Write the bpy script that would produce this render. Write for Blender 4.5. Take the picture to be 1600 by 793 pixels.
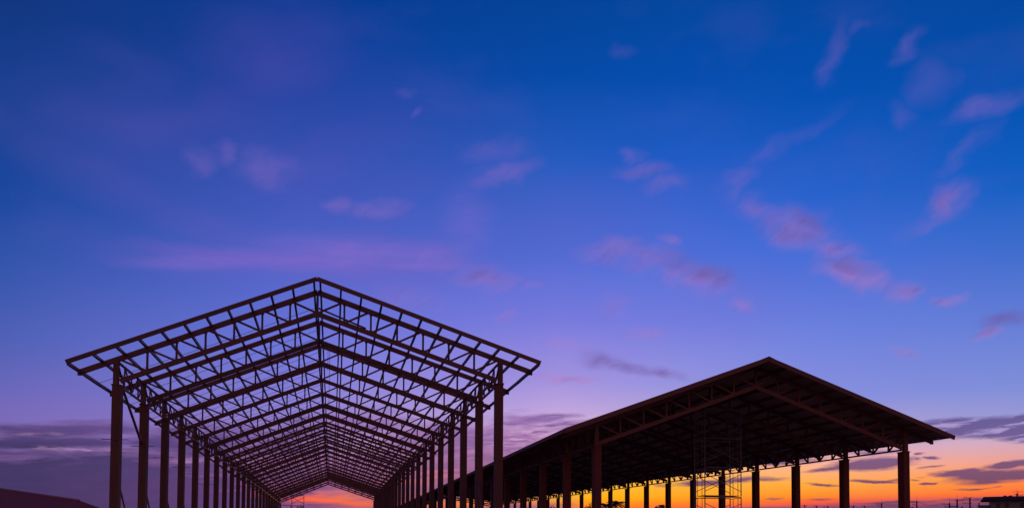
import bpy, math, random
from mathutils import Vector, Matrix
random.seed(11)
D = bpy.data
for o in list(D.objects): D.objects.remove(o, do_unlink=True)
S = bpy.context.scene
COL = S.collection
R = math.radians

# ------------------------------------------------------------------ camera
CAM_YAW, CAM_PITCH, CAM_ROLL = 0.202, 0.0417, -0.0051
cd = D.cameras.new('camera'); cam = D.objects.new('camera', cd); COL.objects.link(cam)
S.camera = cam
F = Vector((math.sin(CAM_YAW)*math.cos(CAM_PITCH), math.cos(CAM_YAW)*math.cos(CAM_PITCH), math.sin(CAM_PITCH)))
R0 = Vector((math.cos(CAM_YAW), -math.sin(CAM_YAW), 0)); U0 = R0.cross(F)
RR = R0*math.cos(CAM_ROLL) - U0*math.sin(CAM_ROLL); UU = R0*math.sin(CAM_ROLL) + U0*math.cos(CAM_ROLL)
m = Matrix((RR, UU, -F)).transposed().to_4x4(); m.translation = Vector((0, 0, 1.6)); cam.matrix_world = m
cd.sensor_fit = 'HORIZONTAL'; cd.sensor_width = 36; cd.lens = 1374.6571/1600*36
cd.shift_x = 0.0; cd.shift_y = (787.58-396.5)/1600
cd.clip_start = 0.1; cd.clip_end = 9000

# ------------------------------------------------------------------ view
S.view_settings.view_transform = 'Standard'; S.view_settings.look = 'None'
S.view_settings.exposure = 0; S.view_settings.gamma = 1; S.view_settings.use_curve_mapping = False

# ------------------------------------------------------------------ dusk sky (az, el in degrees)
RAMPS = [
  (-18.82, [(1.723, (0.305, 0.0908, 0.1878)), (3.271, (0.2232, 0.0908, 0.2623)), (5.069, (0.2051, 0.1144, 0.3515)), (6.86, (0.1812, 0.1384, 0.4564)), (8.642, (0.1221, 0.1274, 0.4678)), (11.464, (0.0723, 0.1119, 0.4621)), (14.926, (0.0319, 0.0887, 0.4125)), (18.955, (0.008, 0.0612, 0.3372)), (23.754, (0.006, 0.0482, 0.2747)), (28.251, (0.0052, 0.0369, 0.2159))]),
  (-2.84, [(2.024, (0.5776, 0.1022, 0.1022)), (2.469, (1.0, 0.107, 0.0545)), (3.195, (1.0, 0.1274, 0.0802)), (3.761, (0.3763, 0.1144, 0.2623)), (5.776, (0.3419, 0.1812, 0.4678)), (8.182, (0.2542, 0.2086, 0.6445)), (11.75, (0.162, 0.1812, 0.6867)), (15.628, (0.0976, 0.1356, 0.6038)), (21.21, (0.0273, 0.0908, 0.4793)), (26.442, (0.008, 0.0578, 0.3613)), (31.279, (0.0015, 0.0423, 0.2874))]),
  (14.46, [(1.468, (0.5776, 0.0802, 0.0802)), (2.051, (1.0, 0.1559, 0.0452)), (2.425, (1.0, 0.305, 0.0048)), (2.925, (1.0, 0.5149, 0.0)), (3.757, (1.0, 0.5271, 0.0212)), (4.589, (1.0, 0.4678, 0.2232)), (6.042, (0.7913, 0.4287, 0.5776)), (8.109, (0.5647, 0.3916, 0.7157)), (10.162, (0.3763, 0.2918, 0.7305)), (14.202, (0.1878, 0.1946, 0.7231)), (18.127, (0.0802, 0.1441, 0.6514)), (23.735, (0.016, 0.1022, 0.5149)), (28.275, (0.0, 0.0685, 0.3916)), (32.179, (0.0, 0.0545, 0.314))]),
  (22.31, [(1.484, (0.402, 0.0704, 0.1022)), (2.057, (0.956, 0.1022, 0.0612)), (2.426, (1.0, 0.2051, 0.0168)), (2.917, (1.0, 0.3763, 0.013)), (3.736, (1.0, 0.4564, 0.0452)), (4.554, (1.0, 0.4678, 0.1878)), (5.576, (0.8714, 0.4452, 0.4678)), (7.613, (0.5149, 0.3763, 0.6584)), (10.039, (0.305, 0.2874, 0.7305)), (14.018, (0.162, 0.2016, 0.7305)), (17.887, (0.0762, 0.15, 0.6724)), (23.422, (0.0116, 0.1022, 0.552)), (27.912, (0.0, 0.0723, 0.4125)), (31.78, (0.0, 0.0612, 0.3419))]),
  (30.90, [(1.981, (0.1878, 0.0648, 0.1413)), (2.296, (0.7529, 0.0802, 0.0908)), (2.532, (0.956, 0.1022, 0.0452)), (2.886, (1.0, 0.2623, 0.0212)), (3.634, (1.0, 0.402, 0.0482)), (4.617, (1.0, 0.4452, 0.2307)), (5.598, (0.7758, 0.4287, 0.5149)), (6.773, (0.4564, 0.3515, 0.6308)), (8.917, (0.2423, 0.2705, 0.7305)), (12.765, (0.15, 0.2159, 0.7231)), (16.52, (0.0666, 0.162, 0.6939)), (20.866, (0.0144, 0.117, 0.5972)), (26.0, (0.0, 0.0802, 0.4508)), (30.761, (0.0, 0.063, 0.3564))]),
  (41.59, [(1.877, (0.1559, 0.0545, 0.1274)), (2.455, (0.305, 0.0802, 0.1413)), (2.744, (0.956, 0.1144, 0.0452)), (3.141, (1.0, 0.2051, 0.0382)), (3.936, (1.0, 0.2961, 0.1022)), (4.838, (0.807, 0.3515, 0.3278)), (5.919, (0.6105, 0.402, 0.552)), (7.176, (0.314, 0.314, 0.6584)), (8.964, (0.2086, 0.2623, 0.6867)), (12.497, (0.1221, 0.2016, 0.6724)), (15.953, (0.0513, 0.1529, 0.6172)), (19.639, (0.0048, 0.1119, 0.5457)), (23.182, (0.0, 0.0887, 0.4678)), (28.63, (0.0, 0.063, 0.3515))]),
]
WASH = [(-3.953, 28.007, 5.546, 2.775, -3.05, 0.38), (-7.79, 25.856, 4.671, 1.935, -2.708, 0.25), (-8.871, 23.687, 9.6, 3.774, -3.133, 0.3), (1.383, 23.37, 10.597, 5.41, 3.094, 0.27), (-2.172, 17.396, 9.554, 0.756, -3.116, 0.6), (1.46, 17.824, 9.015, 2.285, -3.082, 0.42), (-7.595, 16.658, 5.643, 0.593, -3.109, 0.3), (3.901, 20.595, 6.657, 3.351, -3.08, 0.2), (6.418, 19.57, 5.433, 2.661, -2.808, 0.25), (8.515, 20.195, 2.641, 1.687, 1.57, 0.22), (-11.728, 20.526, 9.571, 1.63, 2.852, 0.25), (-1.818, 20.221, 8.837, 2.199, -3.056, 0.15), (13.161, 20.8, 8.454, 3.001, 3.136, 0.12), (25.932, 14.622, 10.217, 2.329, -3.065, 0.12), (-16.893, 8.09, 6.501, 1.811, -3.056, 0.15)]
PINK = [(40.24, 23.887, 1.947, 0.73, -3.017, 0.62), (39.211, 21.91, 2.152, 0.571, -2.575, 0.24), (31.838, 27.905, 1.804, 0.77, -2.13, 0.36), (36.281, 27.576, 1.091, 0.579, -2.48, 0.42), (37.231, 25.67, 1.393, 1.129, 3.077, 0.28), (35.983, 24.271, 0.943, 0.701, 2.782, 0.3), (33.527, 29.085, 0.675, 0.269, -2.881, 0.2), (29.898, 23.958, 3.18, 0.408, -2.676, 0.17), (27.958, 23.481, 1.862, 0.512, -2.852, 0.28), (25.974, 21.717, 1.449, 0.79, -2.4, 0.45), (27.543, 20.317, 2.043, 0.723, 3.042, 0.62), (29.662, 19.139, 2.655, 1.353, 2.786, 0.8), (31.723, 17.624, 1.893, 0.789, 2.89, 0.72), (32.999, 16.069, 2.549, 0.859, 2.795, 0.95), (35.675, 14.735, 1.176, 0.665, -3.002, 0.62), (38.147, 14.069, 1.002, 0.47, -3.088, 0.6), (38.329, 19.371, 1.462, 1.088, -2.573, 0.8), (37.292, 18.488, 2.294, 0.583, -2.731, 0.3), (18.835, 29.457, 0.673, 0.393, 3.065, 0.18), (19.376, 23.766, 0.917, 0.429, 3.083, 0.6), (20.206, 22.97, 1.909, 0.577, 3.087, 0.6), (21.443, 22.034, 1.375, 0.556, -2.983, 0.5), (18.209, 18.321, 2.584, 0.918, 3.107, 0.62), (20.693, 17.887, 2.06, 0.84, 3.091, 0.6), (21.64, 18.831, 0.615, 0.339, 3.072, 0.75), (23.464, 16.682, 2.607, 0.988, 2.888, 0.75), (26.526, 14.971, 0.946, 0.574, 3.048, 0.55), (20.275, 13.298, 1.48, 0.397, 3.11, 0.35), (35.383, 11.187, 0.918, 0.335, 3.053, 0.38), (15.298, 10.484, 2.425, 0.367, 3.067, 0.5), (15.083, 12.593, 1.467, 0.443, 2.966, 0.32), (12.675, 16.189, 0.927, 0.393, 3.14, 0.35), (9.89, 16.721, 2.189, 0.861, 3.077, 0.65), (11.083, 14.601, 0.842, 0.518, -3.134, 0.35), (-0.09, 20.723, 1.14, 0.587, -3.048, 0.55), (2.657, 20.642, 2.275, 0.593, -3.082, 0.55), (-4.553, 22.418, 2.191, 1.133, -3.076, 0.55), (-7.038, 22.797, 0.713, 0.632, 1.124, 0.45), (-8.389, 22.241, 1.052, 0.9, -2.859, 0.4), (11.032, 23.018, 2.186, 0.736, -2.916, 0.75), (10.176, 24.276, 2.536, 0.864, -2.987, 0.42), (5.299, 26.072, 0.575, 0.284, -2.704, 0.38), (4.238, 27.05, 0.838, 0.307, -3.079, 0.25), (18.002, 15.14, 1.249, 1.024, 3.069, 0.22), (6.433, 18.043, 2.514, 1.0, -3.106, 0.3), (40.199, 11.879, 0.965, 0.396, -3.063, 0.5), (4.79, 15.459, 2.487, 0.787, 3.082, 0.22), (1.46, 17.824, 4.902, 0.611, 3.134, 0.2)]
STREAK = [(-2.171, 17.358, 7.564, 0.757, -3.116, 0.38), (4.769, 17.406, 5.409, 0.347, -3.119, 0.38), (-7.598, 16.806, 4.932, 0.477, -3.006, 0.4), (1.456, 18.129, 6.945, 0.99, 3.135, 0.4), (8.515, 20.195, 2.268, 1.894, 1.833, 0.25)]
DARK = [(17.588, 11.554, 1.915, 0.645, 2.922, 0.75), (20.272, 10.856, 2.96, 0.442, 3.015, 0.85), (10.016, 16.879, 1.431, 0.547, 3.076, 0.35), (24.27, 16.867, 2.027, 0.755, 2.883, 0.75), (30.54, 19.486, 1.477, 0.562, 2.711, 0.65), (32.638, 16.545, 1.507, 0.393, 2.8, 0.7), (22.331, 17.696, 2.049, 0.606, 2.959, 0.4), (29.468, 18.866, 1.955, 0.429, 2.802, 0.3), (41.175, 12.552, 1.571, 0.464, -2.987, 0.75), (38.333, 19.609, 0.761, 0.508, -2.566, 0.3), (35.852, 14.862, 0.758, 0.332, -2.989, 0.3), (40.038, 11.967, 0.97, 0.287, -3.098, 0.4)]
SLATE = [(33.492, 4.745, 3.02, 0.464, -3.076, 1.0), (28.783, 5.018, 2.859, 0.278, -3.091, 0.75), (31.224, 4.491, 1.482, 0.235, -3.053, 0.7), (40.556, 3.894, 3.357, 0.474, -3.114, 1.0), (38.605, 4.14, 1.989, 0.26, -3.075, 1.0), (41.36, 4.519, 1.952, 0.289, -3.04, 1.0), (40.068, 3.543, 1.936, 0.256, -3.09, 0.8), (36.318, 5.266, 0.552, 0.132, -3.122, 0.7), (37.138, 5.01, 0.681, 0.15, 3.104, 0.85), (36.038, 4.973, 0.555, 0.114, 3.107, 0.6), (37.029, 4.507, 0.954, 0.098, -3.096, 0.6), (36.982, 3.548, 0.75, 0.113, 3.118, 0.75), (35.953, 3.724, 0.485, 0.076, 3.118, 0.6), (36.473, 3.9, 0.516, 0.068, 3.115, 0.4), (39.085, 3.126, 1.051, 0.081, -3.125, 0.7), (40.289, 3.208, 0.578, 0.073, -3.087, 0.5), (33.982, 3.73, 1.572, 0.139, 3.064, 0.85), (35.116, 3.782, 0.772, 0.099, -3.108, 0.55), (30.993, 3.592, 1.339, 0.126, 3.051, 0.8), (27.354, 4.006, 1.78, 0.2, 3.127, 0.65), (28.193, 2.756, 1.073, 0.12, 3.133, 0.5), (30.911, 2.689, 0.966, 0.098, -3.116, 0.6), (23.895, 3.764, 2.471, 0.285, -3.115, 0.85), (26.07, 3.943, 1.957, 0.282, -3.064, 0.8), (21.361, 3.66, 0.973, 0.148, 3.083, 0.5), (18.624, 3.424, 0.822, 0.083, 3.139, 0.2), (35.17, 2.443, 3.855, 0.138, -3.136, 0.75), (33.749, 2.037, 5.008, 0.502, 3.133, 0.9), (40.535, 2.545, 3.835, 0.164, -3.12, 0.8), (38.572, 1.912, 5.63, 0.594, 3.13, 0.9), (23.491, 2.299, 3.594, 0.102, 3.138, 0.15), (27.419, 2.001, 4.632, 0.361, 3.137, 0.8), (1.641, 3.559, 2.835, 0.328, 2.981, 0.0), (33.04, 2.974, 2.169, 0.062, 3.127, 0.2)]
RBANK = [(40.598, 6.585, 3.841, 0.726, -3.141, 1.0), (37.977, 6.952, 2.352, 0.446, 3.125, 0.8), (42.492, 6.936, 2.463, 0.499, -3.108, 0.9), (36.606, 6.197, 2.061, 0.301, -3.129, 0.5), (42.474, 5.904, 2.773, 0.321, -3.137, 0.75), (34.145, 5.457, 2.495, 0.269, -3.119, 0.4)]
LBANK = [(-20.496, 2.491, 12.892, 3.003, -3.108, 1.0), (-13.77, 2.697, 11.252, 3.466, -3.113, 1.0), (-7.319, 2.071, 7.468, 4.338, -3.124, 0.75), (-15.535, 6.28, 6.323, 0.737, -3.041, 0.75), (-16.83, 5.541, 7.132, 0.658, -3.084, 0.8), (-8.507, 5.961, 5.91, 1.559, -3.097, 0.7), (-3.959, 6.138, 5.829, 1.999, -3.104, 0.45)]
MBANK = [(11.553, 5.204, 9.196, 3.119, -3.084, 1.0), (7.371, 6.411, 4.994, 1.861, -3.128, 0.85), (12.796, 7.903, 3.976, 0.496, -3.071, 0.8), (14.888, 7.489, 2.503, 0.496, -3.058, 0.7), (4.906, 4.102, 6.593, 2.482, -3.128, 1.0), (0.017, 4.429, 7.621, 1.06, -3.121, 0.9), (1.592, 7.527, 6.501, 1.384, -3.113, 0.55), (-0.176, 3.936, 6.805, 1.428, 3.108, 1.0), (-1.929, 1.428, 9.068, 1.337, 3.099, 1.0), (3.269, 3.583, 2.044, 0.33, -3.127, 1.0), (-2.542, 2.957, 1.57, 0.243, -3.123, 0.6), (-3.161, 4.96, 6.257, 2.011, -3.112, 0.6), (11.569, 2.08, 5.005, 0.834, -3.136, 0.7)]
ORANGE = [(5.937, 4.239, 2.482, 0.414, -3.129, 0.7), (4.908, 3.895, 2.472, 0.331, -3.128, 0.5), (6.971, 4.542, 1.661, 0.166, -3.13, 0.5)]
LIT = [(13.01, 6.745, 3.972, 1.077, -3.053, 0.8), (11.132, 5.825, 2.926, 0.415, 2.939, 0.55), (14.053, 7.367, 2.925, 0.413, -3.09, 0.75), (15.72, 8.105, 2.5, 0.206, 3.136, 0.4), (-14.843, 5.242, 3.02, 0.186, -3.129, 0.45), (-17.484, 5.939, 2.563, 0.145, -3.079, 0.3), (-7.37, 4.829, 3.367, 0.197, -3.107, 0.5), (9.042, 5.933, 1.669, 0.249, 3.047, 0.35), (7.379, 5.376, 2.079, 0.207, -3.13, 0.3)]

W = D.worlds.new('World'); S.world = W; W.use_nodes = True
NT = W.node_tree; N = NT.nodes; L = NT.links; N.clear()
def nd(t, **k):
    n = N.new(t)
    for a, v in k.items(): setattr(n, a, v)
    return n
def put(sock, v):
    if isinstance(v, bpy.types.NodeSocket): L.new(v, sock)
    else: sock.default_value = v
def mth(op, a, b=0.0, c=None, clamp=False):
    n = nd('ShaderNodeMath', operation=op, use_clamp=clamp); put(n.inputs[0], a); put(n.inputs[1], b)
    if c is not None: put(n.inputs[2], c)
    return n.outputs[0]
def mrange(v, a, b, c=0.0, d=1.0, kind='LINEAR'):
    n = nd('ShaderNodeMapRange', interpolation_type=kind); put(n.inputs[0], v)
    for i, x in enumerate((a, b, c, d)): put(n.inputs[i+1], x)
    return n.outputs[0]
def mixc(f, a, b):
    n = nd('ShaderNodeMix', data_type='RGBA'); put(n.inputs[0], f); put(n.inputs[6], a); put(n.inputs[7], b)
    return n.outputs[2]
def noise(vec, scale, detail=4, rough=.55, dist=0.0, color=False):
    n = nd('ShaderNodeTexNoise'); put(n.inputs['Vector'], vec); put(n.inputs['Scale'], scale)
    put(n.inputs['Detail'], detail); put(n.inputs['Roughness'], rough); put(n.inputs['Distortion'], dist)
    return n.outputs['Color' if color else 'Fac']
def mapping(vec, loc=(0,0,0), rot=(0,0,0), sc=(1,1,1), kind='POINT'):
    n = nd('ShaderNodeMapping', vector_type=kind); put(n.inputs[0], vec)
    n.inputs[1].default_value = loc; n.inputs[2].default_value = rot; n.inputs[3].default_value = sc
    return n.outputs[0]
def srgb(r, g, b):
    f = lambda x: ((x/255+.055)/1.055)**2.4 if x > 10 else x/255/12.92
    return (f(r), f(g), f(b), 1)
tc = nd('ShaderNodeTexCoord'); sx = nd('ShaderNodeSeparateXYZ'); L.new(tc.outputs['Generated'], sx.inputs[0])
az = mth('MULTIPLY', mth('ARCTAN2', sx.outputs[0], sx.outputs[1]), 180/math.pi)
el = mth('MULTIPLY', mth('ARCSINE', sx.outputs[2]), 180/math.pi)
cx = nd('ShaderNodeCombineXYZ'); L.new(az, cx.inputs[0]); L.new(el, cx.inputs[1]); AE0 = cx.outputs[0]
# clear-sky gradient
elf = mrange(el, 0, 60)
ramp_out = []
for a0, st in RAMPS:
    rp = nd('ShaderNodeValToRGB'); L.new(elf, rp.inputs[0]); cr = rp.color_ramp; cr.interpolation = 'LINEAR'
    st = list(st) + [(58, (0.002, 0.028, 0.19))]
    while len(cr.elements) < len(st): cr.elements.new(0.5)
    for e, (p, c) in zip(cr.elements, st): e.position = p/60; e.color = (*c, 1)
    ramp_out.append((a0, rp.outputs[0]))
col = ramp_out[0][1]
for (a0, _), (a1, c1) in zip(ramp_out, ramp_out[1:]):
    col = mixc(mrange(az, a0, a1), col, c1)
fill_glow = nd('ShaderNodeValToRGB'); L.new(elf, fill_glow.inputs[0]); cr = fill_glow.color_ramp       # unseen rosy sky glow added behind the camera to light the steel fronts
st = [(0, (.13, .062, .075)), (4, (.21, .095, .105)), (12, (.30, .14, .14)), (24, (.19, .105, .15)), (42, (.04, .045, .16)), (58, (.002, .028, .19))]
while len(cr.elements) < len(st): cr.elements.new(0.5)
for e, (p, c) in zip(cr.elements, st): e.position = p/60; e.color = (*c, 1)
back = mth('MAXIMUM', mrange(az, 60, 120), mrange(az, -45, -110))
col = mixc(back, col, fill_glow.outputs[0])
# thin cloud, built per sector of the sky so that a ray only evaluates the clouds near it
def warp(vec, scale, sc, amp, detail=3, rough=.55):
    nz = noise(mapping(vec, sc=sc), scale, detail, rough, color=True)
    a = nd('ShaderNodeVectorMath', operation='SUBTRACT'); put(a.inputs[0], nz); a.inputs[1].default_value = (.5, .5, .5)
    b = nd('ShaderNodeVectorMath', operation='MULTIPLY'); put(b.inputs[0], a.outputs[0]); b.inputs[1].default_value = amp
    c = nd('ShaderNodeVectorMath', operation='ADD'); put(c.inputs[0], vec); put(c.inputs[1], b.outputs[0])
    return c.outputs[0]
def field(vec, blobs, soft=1.0):
    acc = None
    for a, e, ra, re, rot, al in blobs:
        if al <= 0: continue
        vin = vec
        if acc is not None:      # order the evaluation (keeps the shader's stack small)
            q = nd('ShaderNodeVectorMath', operation='MULTIPLY_ADD'); L.new(acc, q.inputs[0]); q.inputs[1].default_value = (1e-7,)*3; put(q.inputs[2], vec); vin = q.outputs[0]
        mp = mapping(vin, (a, e, 0), (0, 0, rot), (ra, re, 1), 'TEXTURE')
        ln = nd('ShaderNodeVectorMath', operation='LENGTH'); L.new(mp, ln.inputs[0])
        v = mrange(ln.outputs[1], 1.35*soft, .05, 0, al, 'SMOOTHSTEP')
        acc = v if acc is None else mth('MAXIMUM', acc, v)
    return 0.0 if acc is None else acc
def sector(az0, az1, el0, el1, base):
    col = base
    sh = nd('ShaderNodeVectorMath', operation='ADD'); L.new(AE0, sh.inputs[0]); sh.inputs[1].default_value = (1e-4*(az0+el0*3+7), 0, 0); AE = sh.outputs[0]
    def fl(bl):
        out = []
        for q in bl:
            a, e, ra, re, rot, al = q
            ex = math.hypot(ra*math.cos(rot), re*math.sin(rot))*1.5+2.2; ey = math.hypot(ra*math.sin(rot), re*math.cos(rot))*1.5+1.3
            if al > 0 and a+ex > az0 and a-ex < az1 and e+ey > el0 and e-ey < el1: out.append(q)
        return out
    def bank(vec, blobs, c_dark, c_light, lo, hi, k=1.0, edge=2.1):
        nonlocal col
        if not blobs: return
        m_ = mth('MULTIPLY', field(vec, blobs), edge)
        m_ = mth('SUBTRACT', m_, mth('MULTIPLY', mrange(rip2, .3, .7), .75), clamp=True)
        c = mixc(mrange(rip2, lo, hi), c_dark, c_light)
        col = mixc(mth('MULTIPLY', m_, k), col, c)

    V_high = warp(AE, .40, (1, 1.4, 1), (2.6, 1.7, 0), 3, .5)
    V_soft = warp(AE, .10, (1, 1.6, 1), (4.5, 2.4, 0), 3, .5)
    V_low = warp(AE, .35, (1, 3.2, 1), (2.2, .38, 0), 5, .6)
    V_fine = warp(V_low, 1.6, (1, 5, 1), (.7, .10, 0), 3, .6)
    # streaky ripple used inside clouds
    rip = noise(mapping(V_high, rot=(0, 0, R(33)), sc=(2.6, .75, 1), kind='TEXTURE'), 1.0, 4, .5)
    rip2 = noise(mapping(V_low, rot=(0, 0, R(4)), sc=(2.8, .40, 1), kind='TEXTURE'), 1.0, 5, .6)
    # washes of thin violet cloud
    w = mth('MULTIPLY', field(V_soft, fl(WASH), 1.1), mrange(noise(mapping(V_soft, rot=(0, 0, R(14)), sc=(2.2, .7, 1), kind='TEXTURE'), .25, 4, .5), .28, .70, .45, 1.3))
    wcol = mixc(mrange(el, 10, 26), srgb(134, 106, 206), srgb(80, 74, 170))
    col = mixc(w, col, wcol)
    # faint overall mottling of the upper air
    col = mixc(mth('MULTIPLY', mrange(noise(mapping(V_soft, sc=(.6, 1.3, 1)), .16, 4, .5), .52, .78), .10), col, srgb(110, 95, 195))
    if el1 > 20: col = mixc(mth('MULTIPLY', field(V_low, fl(STREAK)), mrange(rip2, .3, .65, .55, 1.1), clamp=True), col, srgb(134, 108, 206))
    # pink puffs
    pf = field(V_high, fl(PINK))
    pf = mth('MULTIPLY', pf, mrange(rip, .30, .62, .40, 1.12), clamp=True)
    pf = mth('MULTIPLY', pf, .95)
    pf = mth('MULTIPLY', pf, mrange(el, 14, 24, 1, .78))
    pcol = mixc(mrange(el, 6, 24), srgb(196, 132, 190), srgb(120, 102, 192))
    pcol = mixc(mrange(rip, .50, .66, .0, .6), pcol, srgb(100, 92, 178))
    col = mixc(pf, col, pcol)
    dk = mth('MULTIPLY', field(V_high, fl(DARK)), mrange(rip, .3, .6, .45, 1.0), clamp=True)
    col = mixc(mth('MULTIPLY', dk, .82), col, mixc(mrange(el, 11, 15), srgb(116, 82, 154), srgb(98, 84, 160)))
    # banks
    mcol_d = mixc(mrange(el, 2.5, 8), srgb(140, 84, 124), srgb(122, 92, 160))
    mcol_l = mixc(mrange(el, 2.5, 8), srgb(164, 92, 132), srgb(166, 118, 178))
    bank(V_low, fl(MBANK), mcol_d, mcol_l, .38, .66, .93)
    lcol_d = mixc(mrange(az, -17, -6), srgb(57, 49, 97), srgb(82, 60, 118))
    lcol_l = mixc(mrange(az, -17, -6), srgb(66, 54, 106), srgb(96, 66, 126))
    lcol_d = mixc(mrange(el, 5.2, 7.2), lcol_d, srgb(92, 74, 140))
    lcol_l = mixc(mrange(el, 5.2, 7.2), lcol_l, srgb(124, 84, 146))
    bank(V_low, fl(LBANK), lcol_d, lcol_l, .30, .80, .97)
    bank(V_low, fl(RBANK), srgb(98, 82, 144), srgb(168, 148, 202), .52, .64, .92, 2.5)
    # bright torn streaks inside the banks
    if el0 > 5: return col
    lt = mth('MULTIPLY', field(V_low, fl(LIT)), mrange(noise(mapping(V_fine, rot=(0, 0, R(10)), sc=(.5, 3.2, 1)), 1.5, 4, .6), .44, .66), clamp=True)
    col = mixc(lt, col, srgb(218, 170, 214))
    og = mth('MULTIPLY', field(V_low, fl(ORANGE)), mrange(rip2, .4, .6), clamp=True)
    col = mixc(og, col, srgb(226, 116, 118))
    # thin slate slivers near the horizon
    if el0 > 5: return col
    sl = mth('MULTIPLY', field(V_fine, fl(SLATE)), 1.9)
    sl = mth('SUBTRACT', sl, mth('MULTIPLY', mrange(rip2, .3, .7), .55), clamp=True)
    scol = mixc(mrange(el, 2.0, 3.6), srgb(112, 68, 104), mixc(mrange(el, 3.6, 6), srgb(108, 68, 106), srgb(118, 86, 140)))
    col = mixc(mth('MULTIPLY', sl, .94), col, scol)

    return col
def emit(c):
    n = nd('ShaderNodeBackground'); L.new(c, n.inputs[0]); n.inputs[1].default_value = 1.0
    return n.outputs[0]
def pick(cond, a, b):      # cond is exactly 0 or 1
    n = nd('ShaderNodeMixShader'); L.new(cond, n.inputs[0]); L.new(a, n.inputs[1]); L.new(b, n.inputs[2]); return n.outputs[0]
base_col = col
gt = lambda v, t: mth('GREATER_THAN', v, t)
AZ0, AZ1, AZM, ELM = -50, 62, 11.5, 9.6
high = pick(gt(az, AZM), emit(sector(AZ0, AZM, ELM, 40, base_col)), emit(sector(AZM, AZ1, ELM, 40, base_col)))
low = pick(gt(az, AZM), emit(sector(AZ0, AZM, -2, ELM, base_col)), emit(sector(AZM, AZ1, -2, ELM, base_col)))
inside = pick(gt(el, ELM), low, high)
far_ = mth('MAXIMUM', mth('MAXIMUM', gt(az, AZ1), mth('LESS_THAN', az, AZ0)), mth('MAXIMUM', gt(el, 40), mth('LESS_THAN', el, -1)))
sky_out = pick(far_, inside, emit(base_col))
sky = nd('ShaderNodeTexSky', sky_type='NISHITA'); sky.sun_disc = False
SUN_AZ, SUN_EL = 17.5, 1.0
sky.sun_elevation = R(-4); sky.sun_rotation = R(SUN_AZ)
bg2 = nd('ShaderNodeBackground'); L.new(sky.outputs[0], bg2.inputs[0]); bg2.inputs[1].default_value = 0.05
ad = nd('ShaderNodeAddShader'); L.new(sky_out, ad.inputs[0]); L.new(bg2.outputs[0], ad.inputs[1])
wo = nd('ShaderNodeOutputWorld'); L.new(ad.outputs[0], wo.inputs[0])
# last warm light from just under the horizon
sd = D.lights.new('sun', 'SUN'); sun = D.objects.new('sun', sd); COL.objects.link(sun)
sd.energy = 0.14; sd.angle = R(6); sd.color = (1.0, .50, .26)
sdir = Vector((math.sin(R(SUN_AZ))*math.cos(R(SUN_EL)), math.cos(R(SUN_AZ))*math.cos(R(SUN_EL)), math.sin(R(SUN_EL))))
sun.rotation_euler = sdir.to_track_quat('Z', 'Y').to_euler(); sun.location = (30, 60, 60)

# ------------------------------------------------------------------ materials
def mat(name, c1, c2, rough=.6, scale=3.0, bump=0.0, metal=0.0, obj_var=0.0, spec=.5, stretch=(1, 1, 1)):
    M = D.materials.new(name); M.use_nodes = True; t = M.node_tree; n = t.nodes; l = t.links
    b = n['Principled BSDF']; b.inputs['Roughness'].default_value = rough; b.inputs['Metallic'].default_value = metal
    b.inputs['Specular IOR Level'].default_value = spec
    co = n.new('ShaderNodeTexCoord'); mp = n.new('ShaderNodeMapping'); mp.inputs[3].default_value = stretch
    l.new(co.outputs['Object'], mp.inputs[0])
    z = n.new('ShaderNodeTexNoise'); z.inputs['Scale'].default_value = scale; z.inputs['Detail'].default_value = 7; z.inputs['Roughness'].default_value = .65
    l.new(mp.outputs[0], z.inputs[0])
    rp = n.new('ShaderNodeValToRGB'); rp.color_ramp.elements[0].position = .32; rp.color_ramp.elements[1].position = .68
    rp.color_ramp.elements[0].color = (*c1, 1); rp.color_ramp.elements[1].color = (*c2, 1); l.new(z.outputs['Fac'], rp.inputs[0])
    out = rp.outputs[0]
    if obj_var:
        oi = n.new('ShaderNodeObjectInfo'); mr = n.new('ShaderNodeMapRange'); mr.inputs[3].default_value = 1-obj_var; mr.inputs[4].default_value = 1+obj_var
        l.new(oi.outputs['Random'], mr.inputs[0]); hs = n.new('ShaderNodeHueSaturation'); l.new(mr.outputs[0], hs.inputs['Value']); l.new(out, hs.inputs['Color']); out = hs.outputs[0]
    l.new(out, b.inputs['Base Color'])
    rr = n.new('ShaderNodeMapRange'); rr.inputs[3].default_value = rough-.12; rr.inputs[4].default_value = rough+.12
    l.new(z.outputs['Fac'], rr.inputs[0]); l.new(rr.outputs[0], b.inputs['Roughness'])
    if bump:
        bp = n.new('ShaderNodeBump'); bp.inputs['Strength'].default_value = bump; bp.inputs['Distance'].default_value = .02
        l.new(z.outputs['Fac'], bp.inputs['Height']); l.new(bp.outputs[0], b.inputs['Normal'])
    return M
M_steel = mat('red_oxide_primer_steel', (.19, .062, .044), (.26, .090, .062), .5, 2.5, .15, obj_var=.18)
M_steel2 = mat('maroon_painted_steel', (.19, .048, .040), (.26, .066, .054), .5, 2.0, .15, obj_var=.15)
M_conc = mat('brown_painted_concrete', (.16, .058, .036), (.22, .080, .050), .75, 1.6, .3, obj_var=.10, stretch=(1, 1, .4))
M_conc2 = mat('dark_red_painted_concrete', (.19, .040, .030), (.26, .055, .040), .75, 1.6, .3, obj_var=.10, stretch=(1, 1, .4))
M_roof = mat('metal_roof_sheet', (.40, .21, .12), (.48, .26, .15), .45, .8, .1, metal=.3)
M_redroof = mat('red_clay_coloured_roof', (.36, .060, .035), (.46, .085, .05), .7, .9, .2)
M_galv = mat('galvanised_scaffold_tube', (.30, .26, .25), (.42, .38, .36), .5, 6, .1)
M_rope = mat('dark_rope', (.05, .04, .04), (.09, .07, .07), .8, 20)
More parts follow.
